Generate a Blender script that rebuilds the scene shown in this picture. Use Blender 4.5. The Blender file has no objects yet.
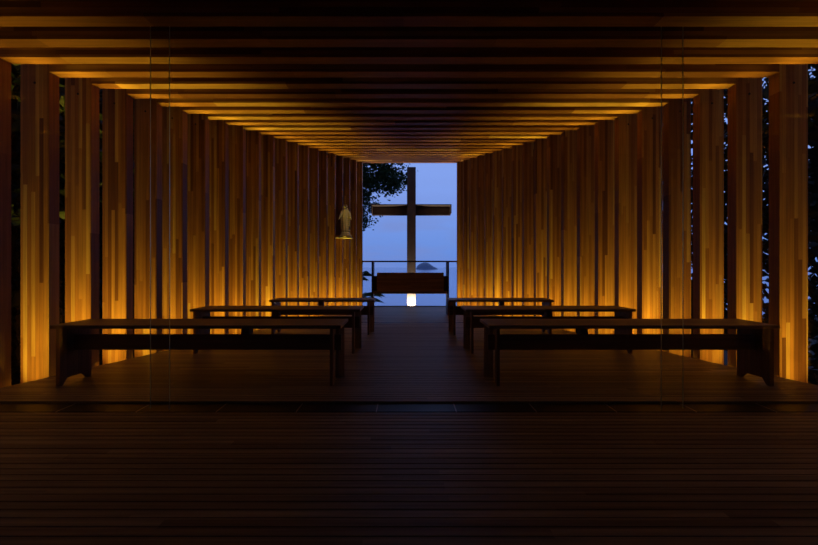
import bpy, bmesh, math, random
from mathutils import Vector, Matrix
random.seed(7)
SC = bpy.context.scene
C = SC.collection
PI = math.pi

# ------------------------------------------------------------------ camera
cam = bpy.data.cameras.new('camera')
cam.sensor_width = 36; cam.lens = 450/818*36
cam.shift_x = 1.8/818; cam.shift_y = -5.5/818
cam.clip_start = 0.02; cam.clip_end = 60000
co = bpy.data.objects.new('camera', cam); C.objects.link(co)
co.location = (-0.064, 0, 1.0); co.rotation_euler = (PI/2, 0, 0)
SC.camera = co
# ------------------------------------------------------------------ view
SC.view_settings.view_transform = 'Standard'
SC.view_settings.look = 'None'
SC.view_settings.exposure = 0.0
SC.view_settings.gamma = 1.0
SC.view_settings.use_curve_mapping = False
try:
    SC.cycles.use_denoising = True
    SC.cycles.max_bounces = 8
    SC.cycles.transparent_max_bounces = 16
    SC.cycles.sample_clamp_indirect = 3.0
except Exception:
    pass
# ------------------------------------------------------------------ world: dusk sky
SKY_STRENGTH = 1.08
W_ = bpy.data.worlds.new('dusk_sky'); SC.world = W_; W_.use_nodes = True
nt = W_.node_tree; nt.nodes.clear()
def N(nt, t, **kw):
    n = nt.nodes.new(t)
    for k, v in kw.items(): setattr(n, k, v)
    return n
def ramp(nt, fac, stops, interp='LINEAR'):
    r = N(nt, 'ShaderNodeValToRGB'); r.color_ramp.interpolation = interp
    e = r.color_ramp.elements
    while len(e) > 1: e.remove(e[0])
    e[0].position = stops[0][0]; e[0].color = (*stops[0][1], 1)
    for p, c in stops[1:]:
        x = e.new(p); x.color = (*c, 1)
    nt.links.new(fac, r.inputs[0]); return r.outputs[0]
def math_(nt, op, a, b=None, c=None, clamp=False):
    m = N(nt, 'ShaderNodeMath', operation=op); m.use_clamp = clamp
    for i, v in enumerate((a, b, c)):
        if v is None: continue
        if isinstance(v, (int, float)): m.inputs[i].default_value = v
        else: nt.links.new(v, m.inputs[i])
    return m.outputs[0]
def mixc(nt, fac, a, b, mode='MIX'):
    m = N(nt, 'ShaderNodeMix', data_type='RGBA', blend_type=mode)
    for i, v in ((0, fac), (6, a), (7, b)):
        if isinstance(v, (int, float)): m.inputs[i].default_value = v
        elif isinstance(v, tuple): m.inputs[i].default_value = (*v, 1)
        else: nt.links.new(v, m.inputs[i])
    return m.outputs[2]
tc = N(nt, 'ShaderNodeTexCoord'); sep = N(nt, 'ShaderNodeSeparateXYZ')
nt.links.new(tc.outputs['Generated'], sep.inputs[0])
grad = ramp(nt, sep.outputs[2], [(0.0, (.13, .25, .72)), (.05, (.155, .285, .76)), (.16, (.22, .345, .84)), (.26, (.25, .38, .90)), (1.0, (.10, .17, .5))])
mp = N(nt, 'ShaderNodeMapping'); mp.inputs['Scale'].default_value = (3.0, 3.0, 14.0)
nt.links.new(tc.outputs['Generated'], mp.inputs[0])
ns = N(nt, 'ShaderNodeTexNoise'); ns.inputs['Scale'].default_value = 2.2; ns.inputs['Detail'].default_value = 5
nt.links.new(mp.outputs[0], ns.inputs[0])
cl = ramp(nt, ns.outputs[0], [(.42, (0, 0, 0)), (.68, (1, 1, 1))])
low = ramp(nt, sep.outputs[2], [(.0, (1, 1, 1)), (.10, (.9, .9, .9)), (.17, (.12, .12, .12))])
fac = math_(nt, 'MULTIPLY', cl, low); fac = math_(nt, 'MULTIPLY', fac, .55)
sky = mixc(nt, fac, grad, (.20, .26, .60))
back = ramp(nt, sep.outputs[1], [(0.0, (.20, .20, .20)), (.35, (.32, .32, .32)), (.75, (1, 1, 1))])
sky = mixc(nt, 1.0, sky, back, 'MULTIPLY')
bg = N(nt, 'ShaderNodeBackground'); bg.inputs[1].default_value = SKY_STRENGTH
nt.links.new(sky, bg.inputs[0])
wo = N(nt, 'ShaderNodeOutputWorld'); nt.links.new(bg.outputs[0], wo.inputs[0])

# ------------------------------------------------------------------ uplights (one beside each post, sunk below the floor edge)
# each fitting has a narrow deep-set spot washing the post and a shallow one thrown inward at the beams
LAMP_COLOR = (1.0, .69, .06)
LAMPS = ((170.0, 54, -.55, .21, .122, 0.0), (75.0, 60, -.12, .19, .135, 8.0))   # watts, cone, depth, gap, outward, inward tilt
CROSS_POWER = 230.0

# ------------------------------------------------------------------ helpers
def obj(name, bm, mats, parent=None, smooth=False):
    me = bpy.data.meshes.new(name)
    bmesh.ops.recalc_face_normals(bm, faces=bm.faces)
    bm.to_mesh(me); bm.free()
    for m in (mats if isinstance(mats, (list, tuple)) else [mats]): me.materials.append(m)
    if smooth:
        for p in me.polygons: p.use_smooth = True
    o = bpy.data.objects.new(name, me); C.objects.link(o)
    if parent: o.parent = parent
    return o
def tag(o, label, cat, group=None):
    o['label'] = label; o['category'] = cat
    if group: o['group'] = group
    return o
def thing(name, label, cat, loc=(0, 0, 0), group=None):
    o = bpy.data.objects.new(name, None); C.objects.link(o); o.location = loc
    o.empty_display_size = .1
    return tag(o, label, cat, group)
def struct(name, bm, m, loc=None):
    o = obj(name, bm, m); o['kind'] = 'structure'
    if loc: o.location = loc
    return o
def box(bm, x0, x1, y0, y1, z0, z1, bev=0, mi=0):
    vs = [bm.verts.new((x, y, z)) for x in (x0, x1) for y in (y0, y1) for z in (z0, z1)]
    fs = []
    for q in ((0, 1, 3, 2), (4, 6, 7, 5), (0, 4, 5, 1), (2, 3, 7, 6), (0, 2, 6, 4), (1, 5, 7, 3)):
        f = bm.faces.new([vs[i] for i in q]); f.material_index = mi; fs.append(f)
    if bev:
        es = list({e for f in fs for e in f.edges})
        bmesh.ops.bevel(bm, geom=es, offset=bev, segments=1, affect='EDGES')
def nb(*a, **k):
    bm = bmesh.new(); box(bm, *a, **k); return bm
def prism(bm, poly, axis, a0, a1):
    """poly: 2D points; axis 'x': poly=(y,z); 'z': poly=(x,y)"""
    def P(p, a): return (a, p[0], p[1]) if axis == 'x' else ((p[0], a, p[1]) if axis == 'y' else (p[0], p[1], a))
    A = [bm.verts.new(P(p, a0)) for p in poly]; B = [bm.verts.new(P(p, a1)) for p in poly]
    bm.faces.new(A); bm.faces.new(B[::-1])
    n = len(poly)
    for i in range(n): bm.faces.new((A[i], A[(i+1) % n], B[(i+1) % n], B[i]))
def tube(bm, pts, rads, seg=8):
    rings = []
    for i, p in enumerate(pts):
        p = Vector(p)
        d = (Vector(pts[min(i+1, len(pts)-1)]) - Vector(pts[max(i-1, 0)])).normalized()
        u = d.cross(Vector((0.3, 1, .2))).normalized(); v = d.cross(u)
        rings.append([bm.verts.new(p + rads[i]*(math.cos(t)*u + math.sin(t)*v)) for t in [2*PI*k/seg for k in range(seg)]])
    for a, b in zip(rings, rings[1:]):
        for k in range(seg): bm.faces.new((a[k], a[(k+1) % seg], b[(k+1) % seg], b[k]))
    bm.faces.new(rings[0]); bm.faces.new(rings[-1][::-1])
def loft(bm, rings):
    R = [[bm.verts.new(p) for p in r] for r in rings]
    n = len(R[0])
    for a, b in zip(R, R[1:]):
        for k in range(n): bm.faces.new((a[k], a[(k+1) % n], b[(k+1) % n], b[k]))
    bm.faces.new(R[0]); bm.faces.new(R[-1][::-1])

# ------------------------------------------------------------------ materials
def new_mat(name):
    m = bpy.data.materials.new(name); m.use_nodes = True
    nt = m.node_tree; b = nt.nodes['Principled BSDF']; return m, nt, b
def plain(name, col, rough=.6, metal=0, spec=.5, noise=.0, nscale=20):
    m, nt, b = new_mat(name)
    b.inputs['Base Color'].default_value = (*col, 1); b.inputs['Roughness'].default_value = rough
    b.inputs['Metallic'].default_value = metal; b.inputs['Specular IOR Level'].default_value = spec
    if noise:
        t = N(nt, 'ShaderNodeTexCoord'); n = N(nt, 'ShaderNodeTexNoise'); n.inputs['Scale'].default_value = nscale
        n.inputs['Detail'].default_value = 6
        nt.links.new(t.outputs['Object'], n.inputs[0])
        c = mixc(nt, n.outputs[0], tuple(v*(1-noise) for v in col), tuple(v*(1+noise) for v in col))
        nt.links.new(c, b.inputs['Base Color'])
    return m
def timber(name, across, along, width, seglen, stops, rough=.4, spec=.5, world=False, grain=.25, coat=0.0):
    """laminated / boarded wood: strips of a width, each strip cut in lengths, each piece with its own tone"""
    m, nt, b = new_mat(name)
    t = N(nt, 'ShaderNodeTexCoord')
    s = N(nt, 'ShaderNodeSeparateXYZ'); nt.links.new(t.outputs['Object'], s.inputs[0])
    oi = N(nt, 'ShaderNodeObjectInfo')
    ax = {'x': 0, 'y': 1, 'z': 2}
    rnd = math_(nt, 'MULTIPLY', oi.outputs['Random'], 97.0) if not world else 0.0
    a = math_(nt, 'DIVIDE', s.outputs[ax[across]], width)
    a = math_(nt, 'ADD', a, 0.37)
    si = math_(nt, 'FLOOR', a)
    key = math_(nt, 'ADD', si, rnd)
    wn = N(nt, 'ShaderNodeTexWhiteNoise', noise_dimensions='1D'); nt.links.new(key, wn.inputs['W'])
    l = math_(nt, 'DIVIDE', s.outputs[ax[along]], seglen)
    l = math_(nt, 'ADD', l, math_(nt, 'MULTIPLY', wn.outputs['Value'], 7.3))
    li = math_(nt, 'FLOOR', l)
    key2 = math_(nt, 'ADD', math_(nt, 'MULTIPLY', key, 3.17), math_(nt, 'MULTIPLY', li, 11.31))
    wn2 = N(nt, 'ShaderNodeTexWhiteNoise', noise_dimensions='1D'); nt.links.new(key2, wn2.inputs['W'])
    col = ramp(nt, wn2.outputs['Value'], stops)
    mp = N(nt, 'ShaderNodeMapping'); sc = [40.0, 40.0, 40.0]; sc[ax[along]] = 1.6
    mp.inputs['Scale'].default_value = sc
    nt.links.new(t.outputs['Object'], mp.inputs[0])
    ad = N(nt, 'ShaderNodeVectorMath', operation='ADD'); nt.links.new(mp.outputs[0], ad.inputs[0]); nt.links.new(wn2.outputs['Color'], ad.inputs[1])
    g = N(nt, 'ShaderNodeTexNoise'); g.inputs['Scale'].default_value = 1.0; g.inputs['Detail'].default_value = 4
    nt.links.new(ad.outputs[0], g.inputs[0])
    gr = ramp(nt, g.outputs[0], [(.3, (1-grain*1.3,)*3), (.7, (1+grain*.3,)*3)])
    col = mixc(nt, 1.0, col, gr, 'MULTIPLY')
    # thin glue line / edge between strips
    fr = math_(nt, 'FRACT', a)
    ln = math_(nt, 'LESS_THAN', fr, .05)
    col = mixc(nt, math_(nt, 'MULTIPLY', ln, .45), col, (.03, .012, .005))
    nt.links.new(col, b.inputs['Base Color'])
    b.inputs['Roughness'].default_value = rough; b.inputs['Specular IOR Level'].default_value = spec
    b.inputs['Coat Weight'].default_value = coat; b.inputs['Coat Roughness'].default_value = .18
    bp = N(nt, 'ShaderNodeBump'); bp.inputs['Strength'].default_value = .12; bp.inputs['Distance'].default_value = .004
    nt.links.new(g.outputs[0], bp.inputs['Height']); nt.links.new(bp.outputs[0], b.inputs['Normal'])
    return m
ST_POST = [(0, (.17, .058, .024)), (.25, (.33, .13, .046)), (.6, (.44, .19, .068)), (.85, (.53, .26, .095)), (1, (.64, .37, .15))]
M_POST = timber('laminated_timber_post', 'x', 'z', .037, 1.5, ST_POST, rough=.5, spec=.3)
M_BEAM = timber('laminated_timber_beam', 'z', 'x', .037, 1.7, ST_POST, rough=.5, spec=.3)
ST_FLOOR = [(0, (.20, .135, .075)), (.4, (.28, .215, .125)), (.8, (.33, .255, .15)), (1, (.40, .31, .185))]
M_FLOOR = timber('deck_boards', 'y', 'x', .0622, 2.4, ST_FLOOR, rough=.5, spec=.22, world=True, grain=.3)
ST_BENCH = [(0, (.13, .062, .034)), (.5, (.19, .10, .05)), (1, (.26, .145, .075))]
ST_SEAT = [(0, (.22, .14, .08)), (.5, (.30, .20, .11)), (1, (.38, .26, .14))]
M_BENCH = timber('bench_wood', 'y', 'x', .12, 3.5, ST_SEAT, rough=.5, spec=.35)
M_BENCHH = timber('bench_wood_rail', 'z', 'x', .14, 3.5, ST_BENCH, rough=.5, spec=.35)
M_BENCHV = timber('bench_wood_upright', 'y', 'z', .13, 2.0, ST_BENCH, rough=.5, spec=.35)
M_BENCHLIT = timber('bench_wood_painted_lit', 'y', 'z', .13, 2.0, [(0, (.28, .165, .095)), (1, (.38, .23, .13))], rough=.5, spec=.35)  # same bench wood, paler to paint in light the aisle legs catch
M_ALTAR = timber('altar_wood', 'z', 'x', .028, 2.0, ST_SEAT, rough=.4)
M_ROOF = timber('ceiling_boards', 'y', 'x', .12, 2.5, [(0, (.16, .08, .035)), (1, (.24, .12, .055))], rough=.6)
M_DARK = plain('dark_subfloor', (.012, .010, .009), .7)
M_THRES = plain('black_threshold_metal', (.008, .007, .008), .4, spec=.10)
M_JOINT = plain('pale_joint', (.35, .30, .27), .5)
M_STEEL = plain('dark_painted_metal', (.055, .020, .012), .55, spec=.2)
M_CROSS = plain('weathered_dark_steel', (.22, .155, .14), .55, noise=.25, nscale=9)
M_STATUE = plain('tan_stone', (.66, .54, .32), .7, noise=.2, nscale=25)
M_SHELF = plain('pale_stone_shelf', (.30, .25, .21), .5)
M_BOLT = plain('bolt_hole', (.01, .007, .005), .6)
M_BARK = plain('bark', (.045, .03, .02), .9, noise=.4, nscale=12)
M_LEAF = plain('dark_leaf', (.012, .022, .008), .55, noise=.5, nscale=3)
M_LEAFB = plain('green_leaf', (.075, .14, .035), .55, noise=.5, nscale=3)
M_PALM = plain('plant_leaf', (.05, .14, .035), .45, noise=.3, nscale=6)
M_SOIL = plain('dark_soil', (.03, .025, .018), .95, noise=.4, nscale=2)
M_SEA = plain('sea_water', (.14, .34, .92), .12, spec=.5)
M_ISLE = plain('haze_tinted_island_rock', (.72, .82, .98), .9, noise=.12, nscale=.02)  # distance haze painted into the rock as a pale blue colour
# sea ripples
nt = M_SEA.node_tree; b = nt.nodes['Principled BSDF']
t = N(nt, 'ShaderNodeTexCoord'); n = N(nt, 'ShaderNodeTexNoise'); n.inputs['Scale'].default_value = .25; n.inputs['Detail'].default_value = 4
nt.links.new(t.outputs['Object'], n.inputs[0]); bp = N(nt, 'ShaderNodeBump'); bp.inputs['Strength'].default_value = .08; bp.inputs['Distance'].default_value = .2
nt.links.new(n.outputs[0], bp.inputs['Height']); nt.links.new(bp.outputs[0], b.inputs['Normal'])
# clear glass: see-through with a fresnel reflection, plus a green edge
def glass():
    m = bpy.data.materials.new('clear_glass'); m.use_nodes = True; nt = m.node_tree; nt.nodes.clear()
    tr = N(nt, 'ShaderNodeBsdfTransparent'); tr.inputs[0].default_value = (.96, .975, .965, 1)
    gl = N(nt, 'ShaderNodeBsdfGlossy'); gl.inputs['Roughness'].default_value = .01
    fr = N(nt, 'ShaderNodeFresnel'); fr.inputs[0].default_value = 1.45
    mx = N(nt, 'ShaderNodeMixShader'); o = N(nt, 'ShaderNodeOutputMaterial')
    gm = N(nt, 'ShaderNodeNewGeometry'); ff = math_(nt, 'MULTIPLY', fr.outputs[0], math_(nt, 'SUBTRACT', 1.0, gm.outputs['Backfacing'])); nt.links.new(ff, mx.inputs[0]); nt.links.new(tr.outputs[0], mx.inputs[1]); nt.links.new(gl.outputs[0], mx.inputs[2])
    nt.links.new(mx.outputs[0], o.inputs[0]); return m
M_GLASS = glass()
M_GEDGE = plain('green_glass_edge', (.80, 1.0, .88), .35, metal=.7)

# ------------------------------------------------------------------ frame geometry laws
NF = 23; PER = .386; TH = .125; PW = .262
def Df(i): return 2.94 + PER*i                # front face of frame i
def Wf(i): return 3.326 - .1115*(i-3)         # inner half width of frame i
def Cf(i): return 1 + 1.280 + .1215*Df(i)     # underside of beam i
def Wfloor(y): return 3.326 - .2889*(y - Df(3)) - .004
GROUND = -1.2

# ------------------------------------------------------------------ floor
bm = bmesh.new()
P = .0622; y = -1.0
STEP_Y = 8.12
while y < 11.28:
    y1 = y + P - .009
    if not (y1 > 3.145 and y < 3.34) and not (abs(y + P/2 - STEP_Y) < P*.55):
        x0 = Wfloor(y); x1 = Wfloor(y1)
        v = [bm.verts.new(p) for p in ((-x0, y, 0), (x0, y, 0), (x1, y1, 0), (-x1, y1, 0))]
        w = [bm.verts.new((q.co.x, q.co.y, -.03)) for q in v]
        bm.faces.new(v); bm.faces.new(w[::-1])
        for k in range(4): bm.faces.new((v[k], v[(k+1) % 4], w[(k+1) % 4], w[k]))
    y += P
struct('floor', bm, M_FLOOR)
bm = bmesh.new()
prism(bm, [(-Wfloor(-1)+.01, -1.0), (Wfloor(-1)-.01, -1.0), (Wfloor(11.4)-.01, 11.4), (-Wfloor(11.4)+.01, 11.4)], 'z', -.16, -.0305)
struct('floor_underlay', bm, M_DARK)
# threshold strip under the glass: dark metal plates with pale joints
bm = bmesh.new()
x = -3.36 + .28
while x < 2.9:
    box(bm, x+.004, x+.556, 3.147, 3.338, -.03, -.012)
    box(bm, x-.004, x+.004, 3.147, 3.338, -.03, -.0115, mi=1)
    x += .56
box(bm, -3.55, -3.084, 3.147, 3.338, -.03, -.012); box(bm, x+.004, 3.55, 3.147, 3.338, -.03, -.012)
box(bm, x-.004, x+.004, 3.147, 3.338, -.03, -.0115, mi=1)
struct('trim_1', bm, [M_THRES, M_JOINT])
# narrow groove line across the nave
bm = bmesh.new()
w = Wfloor(STEP_Y) - .02
box(bm, -w, w, STEP_Y-.03, STEP_Y+.03, -.03, .002)
for k in range(-5, 6): box(bm, k*.28-.02, k*.28+.02, STEP_Y-.010, STEP_Y+.010, .002, .004, mi=1)
struct('trim_2', bm, [M_THRES, M_JOINT])
# sill at the open far end
struct('trim_3', nb(-1.19, 1.19, 11.29, 11.5, -.1, .012), M_STEEL)

# ------------------------------------------------------------------ portal frames
ORD = ['first', 'second', 'third', 'fourth', 'fifth', 'sixth', 'seventh', 'eighth', 'ninth', 'tenth', 'eleventh', 'twelfth', 'thirteenth',
       'fourteenth', 'fifteenth', 'sixteenth', 'seventeenth', 'eighteenth', 'nineteenth', 'twentieth', 'twenty-first', 'twenty-second', 'last']
BH = .27
NICHE = 19; SHELF_Z = 1.665
NPORCH = 6
for i in range(-NPORCH, NF):
    d, w, c = Df(i), Wf(i), Cf(i)
    if i == 0: lab = 'laminated timber portal frame directly over the glass front, nearest of the row'
    elif i < 0: lab = 'laminated timber portal frame of the open porch, %s one out from the glass front' % ORD[-i-1]
    elif i == NF-1: lab = 'laminated timber portal frame at the open far end, framing the sea view'
    elif i == NICHE: lab = 'laminated timber portal frame whose left post stands right behind the statue shelf'
    else: lab = 'laminated timber portal frame, %s one in the row counted from the glass front' % ORD[i]
    t = thing('portal_frame', lab, 'portal frame', (0, d, 0), 'timber portal frames forming the nave')
    for s in (-1, 1):
        bm = bmesh.new()
        a0, a1 = sorted((0, s*PW))
        if True:
            box(bm, a0, a1, 0, TH, GROUND, c+BH, bev=.003)
        p = obj('post', bm, M_POST, t); p.location = (s*w, 0, 0)
        if 1 < i < 9:
            hb = bmesh.new()
            bmesh.ops.create_cone(hb, cap_ends=True, segments=12, radius1=.011, radius2=.011, depth=.004,
                                  matrix=Matrix.Translation((s*.13, -.001, c-.10)) @ Matrix.Rotation(PI/2, 4, 'X'))
            obj('bolt', hb, M_BOLT, p)
    # beam between the posts
    bm = nb(-w, w, 0, TH, 0, BH)
    bobj = obj('beam', bm, M_BEAM, t); bobj.location = (0, 0, c)
    # uplights standing in the slot in front of each post
    if True:
        for s in (-1, 1):
            vary = random.uniform(.72, 1.2)*(.7 if i < 1 else 1)
            for pw, cone, dep, gap, outw, tilt in LAMPS:
                L = bpy.data.lights.new('uplight', 'SPOT'); L.energy = pw*vary*((.5 if i < 4 else min(1.0, (w/2.7)**1.5)) if tilt else 1.0)   # lower fittings dimmer where the nave narrows
                L.color = LAMP_COLOR; L.spot_size = math.radians(cone); L.spot_blend = 1.0; L.shadow_soft_size = .025
                lo = bpy.data.objects.new('uplight', L); C.objects.link(lo)
                lo.location = (s*(w+outw), d-gap, dep)
                lo.rotation_euler = (PI, -math.radians(tilt)*s, 0)

# ceiling boards over the beams
bm = bmesh.new()
def zr(y): return 1+1.28+.1215*y + BH + .012
v = []
for y in (-1.5, 11.6):
    w = 3.326 - .2889*(y - Df(3)) + PW + .02
    for z in (zr(y), zr(y)+.08):
        for x in (-w, w): v.append(bm.verts.new((x, y, z)))
for q in ((0, 1, 3, 2), (4, 6, 7, 5), (0, 4, 5, 1), (2, 3, 7, 6), (0, 2, 6, 4), (1, 5, 7, 3)): bm.faces.new([v[k] for k in q])
struct('ceiling', bm, M_ROOF)

# ------------------------------------------------------------------ glass front
def pane(name, x0, x1, y, z1=2.86, t=.012):
    bm = bmesh.new()
    box(bm, x0, x1, y-t/2, y+t/2, -.002, z1)
    bm.faces.ensure_lookup_table()
    for f in bm.faces:
        f.normal_update()
        if abs(f.normal.x) > .5: f.material_index = 1
    o = struct(name, bm, [M_GLASS, M_GEDGE]); return o
pane('window_1', -1.884, 1.891, 3.190)
pane('window_2', -3.60, -1.732, 3.160)
pane('window_3', 1.720, 3.60, 3.160)

# ------------------------------------------------------------------ benches
def bench(s, y0, inner, outer, mid, label):
    """s = side (-1 left, +1 right); y0 = front leg; inner/outer = seat ends; built in local coords"""
    t = thing('bench', label, 'bench', (0, y0, 0), 'benches facing the cross')
    def X(a, b): return sorted((s*a, s*b))
    a, b_ = X(inner, outer)
    obj('seat', nb(a, b_, -.04, .45, .487, .516, bev=.003), M_BENCH, t)
    a, b_ = X(inner+.025, outer-.055)
    obj('stretcher', nb(a, b_, .16, .19, .276, .411, bev=.002), M_BENCHH, t)
    bm = bmesh.new(); a, b_ = X(outer-.055, outer-.022)
    prism(bm, [(0, 0), (.035, 0), (.085, .055), (.28, .05), (.34, 0), (.38, 0), (.38, .487), (0, .487)], 'x', a, b_)
    obj('end_panel', bm, M_BENCHV, t)
    a, b_ = X(inner+.072, inner+.097)
    obj('leg', nb(a, b_, 0, .085, 0, .487, bev=.002), M_BENCHV, t)
    bm = bmesh.new()
    k = inner - .012
    poly = [(k+.11, .30), (k+.082, .30), (k+.034, .335), (k+.05, .365), (k+.11, .325)]
    prism(bm, [(s*p[0], p[1]) for p in poly], 'z', 0, .487)
    obj('leg', bm, M_BENCHLIT, t)['label'] = 'rear leg beside the aisle, painted paler as if lit'
    for m_, hw in ((mid, .034), (inner+.10, .014)):
        a, b_ = X(m_-hw, m_+hw)
        obj('block', nb(a, b_, .13, .24, .411, .487), M_BENCHV, t)
for s, sd in ((-1, 'left'), (1, 'right')):
    bench(s, 3.77, .615, 3.03, 1.47, 'long dark wood bench on the %s of the aisle, nearest the glass' % sd)
    bench(s, 5.19, .605, 2.555, 1.62, 'dark wood bench on the %s of the aisle, in the middle row' % sd)
    bench(s, 6.62, .552, 2.085, 1.36, 'shortest dark wood bench on the %s of the aisle, in the row nearest the altar' % sd)

# ------------------------------------------------------------------ altar
t = thing('altar', 'dark wood altar table on two tall side slabs in front of the cross', 'altar', (-.0, 9.28, 0))
for s in (-1, 1):
    a, b_ = sorted((s*.80, s*.77))
    obj('side_slab', nb(a, b_, 0, .42, 0, 1.11, bev=.002), M_STEEL, t)
obj('shelf', nb(-.77, .77, 0, .42, .447, .50), M_ALTAR, t)
obj('cabinet', nb(-.77, .77, .06, .42, .50, .81), M_STEEL, t)
obj('front_panel', nb(-.69, .69, -.01, .06, .50, .884, bev=.003), M_ALTAR, t)
# handrail across the open end
t = thing('handrail', 'thin dark handrail spanning the open end in front of the sea', 'railing', (0, 11.47, 0))
obj('rail', nb(-1.21, 1.21, -.025, .025, 1.122, 1.160), M_STEEL, t)
for s in (-1, 1):
    a, b_ = sorted((s*1.208, s*1.198)); obj('bracket', nb(a, b_, -.03, .03, 1.08, 1.122), M_STEEL, t)

# ------------------------------------------------------------------ cross
CX, CY = .057, 13.0
t = thing('cross', 'tall dark steel cross standing outside beyond the altar against the dusk sky', 'cross', (CX, CY, GROUND))
obj('upright', nb(-.127, .127, 0, .42, 0, 3.89-GROUND, bev=.004), M_CROSS, t)
z0, z1 = 2.53-GROUND, 2.815-GROUND
for a, b_ in ((-1.165, -.127), (.127, 1.16)):
    bm = bmesh.new(); q = .022; dp = .42
    box(bm, a, b_, dp-q, dp, z0, z1)                 # web at the back
    box(bm, a, b_, .0, dp-q, z1-q, z1)               # top flange
    box(bm, a, b_, dp-.12, dp-q, z0, z0+q)               # bottom flange
    e = (a, a+q) if a < 0 else (b_-q, b_)
    box(bm, e[0], e[1], .0, dp-q, z0+q, z1-q)
    obj('arm', bm, M_CROSS, t)
# its foot light, sunk behind the deck edge
L = bpy.data.lights.new('foot_light', 'SPOT'); L.energy = CROSS_POWER; L.color = (1, .86, .62); L.spot_size = math.radians(100); L.spot_blend = .8; L.shadow_soft_size = .04
lo = bpy.data.objects.new('foot_light', L); C.objects.link(lo); lo.location = (CX, CY-.09, -.22); lo.rotation_euler = (PI - math.radians(4), 0, 0)

# ------------------------------------------------------------------ statue on its shelf
SX, SY = -1.455, 10.13
bm = bmesh.new()
prism(bm, [(-1.315, 10.016), (-1.315, 10.44), (-1.535, 10.44), (-1.535, 10.268), (-1.80, 10.268), (-1.80, 10.016)], 'z', SHELF_Z-.012, SHELF_Z)
tag(obj('wall_shelf', bm, M_SHELF),
    'thin pale shelf let into the left wall under the statue', 'shelf')
t = thing('statue', 'small tan statue of a robed veiled woman on the left wall shelf', 'statue', (SX, SY, SHELF_Z))
bm = bmesh.new()
rs = []
for zz, rx, ry in ((0, .135, .11), (.02, .14, .115), (.05, .125, .10), (.08, .10, .085), (.105, .105, .09), (.125, .075, .065)):
    rs.append([(rx*math.cos(a)*(1+.05*math.sin(5*a)), ry*math.sin(a)*(1+.05*math.cos(4*a)), zz) for a in [2*PI*k/24 for k in range(24)]])
loft(bm, rs); obj('pedestal', bm, M_STATUE, t, smooth=True)
bm = bmesh.new(); rs = []
for zz, rx, ry, fo in ((.12, .085, .07, .10), (.16, .088, .068, .10), (.26, .080, .062, .09), (.36, .078, .058, .08), (.44, .080, .055, .07), (.50, .078, .052, .06),
                       (.55, .080, .050, .04), (.59, .082, .046, .03), (.615, .062, .042, .02), (.63, .034, .034, 0), (.645, .026, .028, 0), (.655, .030, .033, 0),
                       (.67, .036, .040, 0), (.69, .039, .043, 0), (.71, .037, .040, 0), (.73, .028, .030, 0), (.745, .010, .012, 0)):
    rs.append([(rx*math.cos(a)*(1+fo*math.sin(9*a+zz*3)), ry*math.sin(a)*(1+fo*math.sin(9*a+zz*3)) + (.004 if zz < .6 else -.004), zz) for a in [2*PI*k/36 for k in range(36)]])
loft(bm, rs)
for s in (-1, 1):   # sleeves and lowered open hands
    tube(bm, [(s*.062, 0, .585), (s*.092, -.012, .52), (s*.108, -.03, .47), (s*.122, -.055, .435)], [.030, .030, .027, .022], 10)
    tube(bm, [(s*.121, -.052, .440), (s*.130, -.066, .420), (s*.136, -.076, .402)], [.012, .013, .007], 8)
    for q in range(4): tube(bm, [(s*(.128+.004*q), -.070+.003*q, .412), (s*(.136+.005*q), -.080+.003*q, .384+.003*q)], [.0035, .0025], 5)
    tube(bm, [(s*.124, -.064, .424), (s*.118, -.078, .410)], [.004, .003], 5)
obj('figure', bm, M_STATUE, t, smooth=True)
bm = bmesh.new(); rs = []   # veil falling from the crown over the shoulders and back, open at the front
for zz, rx, ry in ((.20, .112, .085), (.34, .108, .080), (.48, .104, .072), (.575, .098, .064), (.62, .068, .056), (.66, .050, .055), (.71, .047, .052), (.745, .028, .03)):
    out = [(rx*math.cos(a)*(1+.03*math.sin(12*a)), ry*math.sin(a)+.006, zz) for a in [math.radians(-38 + 256*k/20) for k in range(21)]]
    inn = [(x*.93, (y_-.006)*.93+.006, z_) for x, y_, z_ in out[::-1]]
    rs.append(out+inn)
loft(bm, rs); obj('veil', bm, M_STATUE, t, smooth=True)
bm = bmesh.new()    # face: nose, brow
tube(bm, [(0, -.046, .705), (0, -.053, .688), (0, -.046, .682)], [.003, .0055, .004], 6)
tube(bm, [(-.012, -.045, .671), (0, -.048, .669), (.012, -.045, .671)], [.002, .003, .002], 5)
obj('face', bm, M_STATUE, t, smooth=True)

# unseen dim fill spot, added to brighten the statue
L = bpy.data.lights.new('statue_fill_spot', 'SPOT'); L.energy = 22.0; L.color = (1, .80, .48); L.spot_size = math.radians(19); L.spot_blend = .7; L.shadow_soft_size = .03
lo = bpy.data.objects.new('statue_fill_spot', L); C.objects.link(lo); lo.location = (-.55, Df(15)+.25, Cf(15)-.02)
lo.rotation_euler = (Vector((SX, SY, SHELF_Z+.32)) - lo.location).to_track_quat('-Z', 'Y').to_euler()

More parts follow.
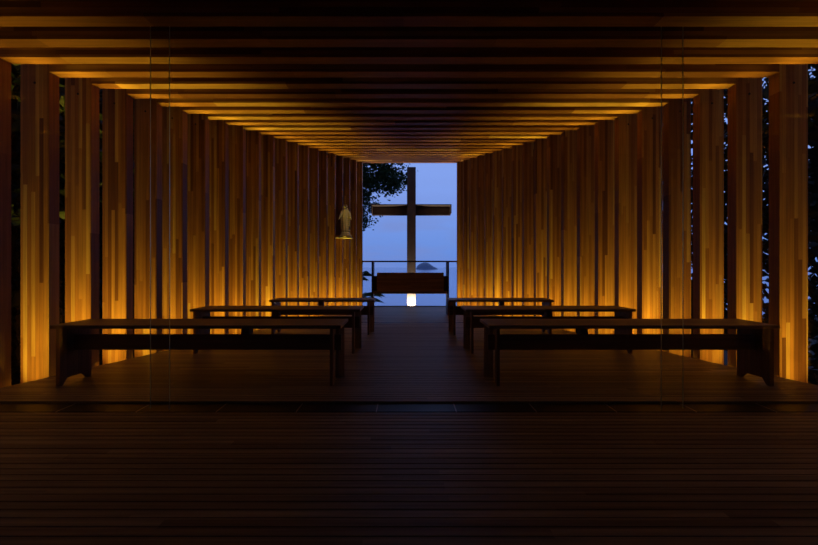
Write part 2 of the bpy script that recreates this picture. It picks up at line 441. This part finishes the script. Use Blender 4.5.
# ------------------------------------------------------------------ ground, sea, island
bm = bmesh.new()   # level ground under the chapel, unseen slope added behind the porch to block skylight
prism(bm, [(-16, GROUND-.4), (20, GROUND-.4), (20, GROUND), (-2.2, GROUND), (-4.0, .6), (-7.0, 5.5), (-11, 9.5), (-16, 11.5)], 'x', -30, 30)
struct('ground', bm, M_SOIL)
struct('sea', nb(-30000, 30000, 60, 40000, -41, -40), M_SEA)
bm = bmesh.new(); rs = []
n = 40
prof = [(0, .0), (.04, .38), (.10, .62), (.22, .86), (.34, .97), (.47, 1.0), (.58, .88), (.68, .66), (.78, .42), (.87, .30), (.94, .18), (1, .0)]
def pf(u):
    for (a, ha), (b_, hb) in zip(prof, prof[1:]):
        if a <= u <= b_: return ha + (hb-ha)*(u-a)/(b_-a)
    return 0
IW, IH, ID = 400.0, 122.0, 160.0
grid = []
for i in range(n+1):
    row = []
    for j in range(13):
        u = i/n; v = j/12*2-1
        h = pf(u)*IH*math.sqrt(max(0, 1-v*v))*(1+.05*math.sin(i*1.9+j*2.3))
        row.append(bm.verts.new(((u-.5)*IW, v*ID, h)))
    grid.append(row)
for i in range(n):
    for j in range(12): bm.faces.new((grid[i][j], grid[i+1][j], grid[i+1][j+1], grid[i][j+1]))
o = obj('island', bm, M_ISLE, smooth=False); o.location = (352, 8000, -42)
tag(o, 'rocky island tinted haze blue on the sea horizon to the right of the cross', 'island')

# ------------------------------------------------------------------ trees and plants
def leaf(bm, p, sz, R):
    a = Vector((R.uniform(-1, 1), R.uniform(-1, 1), R.uniform(-.7, .5))).normalized()
    b_ = a.cross(Vector((R.uniform(-1, 1), R.uniform(-1, 1), R.uniform(-1, 1)))).normalized()
    c_ = a.cross(b_)
    v = [bm.verts.new(p), bm.verts.new(p + a*sz*.5 + b_*sz*.28 + c_*sz*.06), bm.verts.new(p + a*sz), bm.verts.new(p + a*sz*.5 - b_*sz*.28 + c_*sz*.06)]
    bm.faces.new((v[0], v[1], v[2])); bm.faces.new((v[0], v[2], v[3]))
def tree(loc, crown, rad, clusters, per, sz, spread, label, seed, leafm=None):
    """crown = centre (relative to loc), rad = ellipsoid radii"""
    R = random.Random(seed)
    t = thing('tree', label, 'tree', loc, 'trees around the chapel')
    cc = Vector(crown)
    cs = []
    while len(cs) < clusters:
        v = Vector((R.uniform(-1, 1), R.uniform(-1, 1), R.uniform(-1, 1)))
        if v.length > 1 or v.length < .35: continue
        cs.append(cc + Vector((v.x*rad[0], v.y*rad[1], v.z*rad[2])))
    bm = bmesh.new()
    fork = Vector((cc.x*.35, cc.y*.35, max(.8, cc.z - rad[2]*.75)))
    h = fork.z
    r0 = .05 + .022*cc.z
    tube(bm, [(0, 0, 0), (fork.x*.3, fork.y*.2, h*.4), tuple(fork)], [r0*1.3, r0, r0*.8], 10)
    for c_ in cs[::max(1, clusters//18)]:
        m_ = fork.lerp(c_, .5) + Vector((R.uniform(-.2, .2), R.uniform(-.2, .2), R.uniform(.0, .3)))
        tube(bm, [tuple(fork), tuple(m_), tuple(c_)], [r0*.45, r0*.25, r0*.07], 6)
    obj('trunk', bm, M_BARK, t)
    bm = bmesh.new()
    for c_ in cs:
        for _ in range(per):
            leaf(bm, c_ + Vector((R.gauss(0, spread), R.gauss(0, spread), R.gauss(0, spread*.7))), sz*R.uniform(.6, 1.2), R)
    f = obj('foliage', bm, leafm or M_LEAF, t)
    return t
# the tree whose crown hangs into the sky view
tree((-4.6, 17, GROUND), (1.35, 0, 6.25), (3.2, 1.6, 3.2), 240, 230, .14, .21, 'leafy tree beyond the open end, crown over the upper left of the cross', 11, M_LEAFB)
# left side
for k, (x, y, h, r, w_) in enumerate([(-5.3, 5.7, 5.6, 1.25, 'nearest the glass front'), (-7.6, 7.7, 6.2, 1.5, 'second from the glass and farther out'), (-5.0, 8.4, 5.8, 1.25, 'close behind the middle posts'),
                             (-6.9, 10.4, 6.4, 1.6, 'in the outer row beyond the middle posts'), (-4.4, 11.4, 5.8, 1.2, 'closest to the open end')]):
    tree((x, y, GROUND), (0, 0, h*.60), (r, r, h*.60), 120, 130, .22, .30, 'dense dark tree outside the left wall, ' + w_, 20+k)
# right side (looser)
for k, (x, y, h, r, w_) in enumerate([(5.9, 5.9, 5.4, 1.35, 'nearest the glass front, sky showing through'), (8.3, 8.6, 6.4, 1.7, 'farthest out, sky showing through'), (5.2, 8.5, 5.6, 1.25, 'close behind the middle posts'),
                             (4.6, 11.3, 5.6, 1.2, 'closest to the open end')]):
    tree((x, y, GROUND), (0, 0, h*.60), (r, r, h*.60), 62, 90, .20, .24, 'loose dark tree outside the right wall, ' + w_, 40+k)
# long-leaved plant by the left end of the handrail
def blade(bm, base, az, length, rise, wd, R):
    d = Vector((math.cos(az), math.sin(az), 0)); ro = R.uniform(.3, 1.2); sd = Vector((-d.y*math.cos(ro), d.x*math.cos(ro), math.sin(ro))); pl = None
    for k in range(8):
        u = k/7
        p = Vector(base) + d*length*u + Vector((0, 0, rise*u - 1.15*rise*u*u*(1.0)))
        w = wd*math.sin(PI*min(.98, u*.9+.08))
        a, b_ = bm.verts.new(p + sd*w), bm.verts.new(p - sd*w)
        if pl: bm.faces.new((pl[0], a, b_, pl[1]))
        pl = (a, b_)
R = random.Random(3)
t = thing('leafy_plant', 'green long-leaved plant growing outside the left end of the handrail', 'plant', (-1.42, 12.5, GROUND))
bm = bmesh.new(); tube(bm, [(0, 0, 0), (.04, 0, .8), (.10, 0, 1.5), (.12, 0, 2.0)], [.035, .03, .022, .012], 8); obj('stem', bm, M_BARK, t)
for zc, n_, ln in ((1.32, 40, .62), (1.95, 26, .30)):
    bm = bmesh.new()
    for k in range(n_): blade(bm, (.10, 0, zc+R.uniform(-.12, .1)), 2*PI*k/n_+R.uniform(-.2, .2), ln*R.uniform(.7, 1.15), .45*ln*R.uniform(.5, 1.3), .034, R)
    obj('leaves', bm, M_PALM, t)
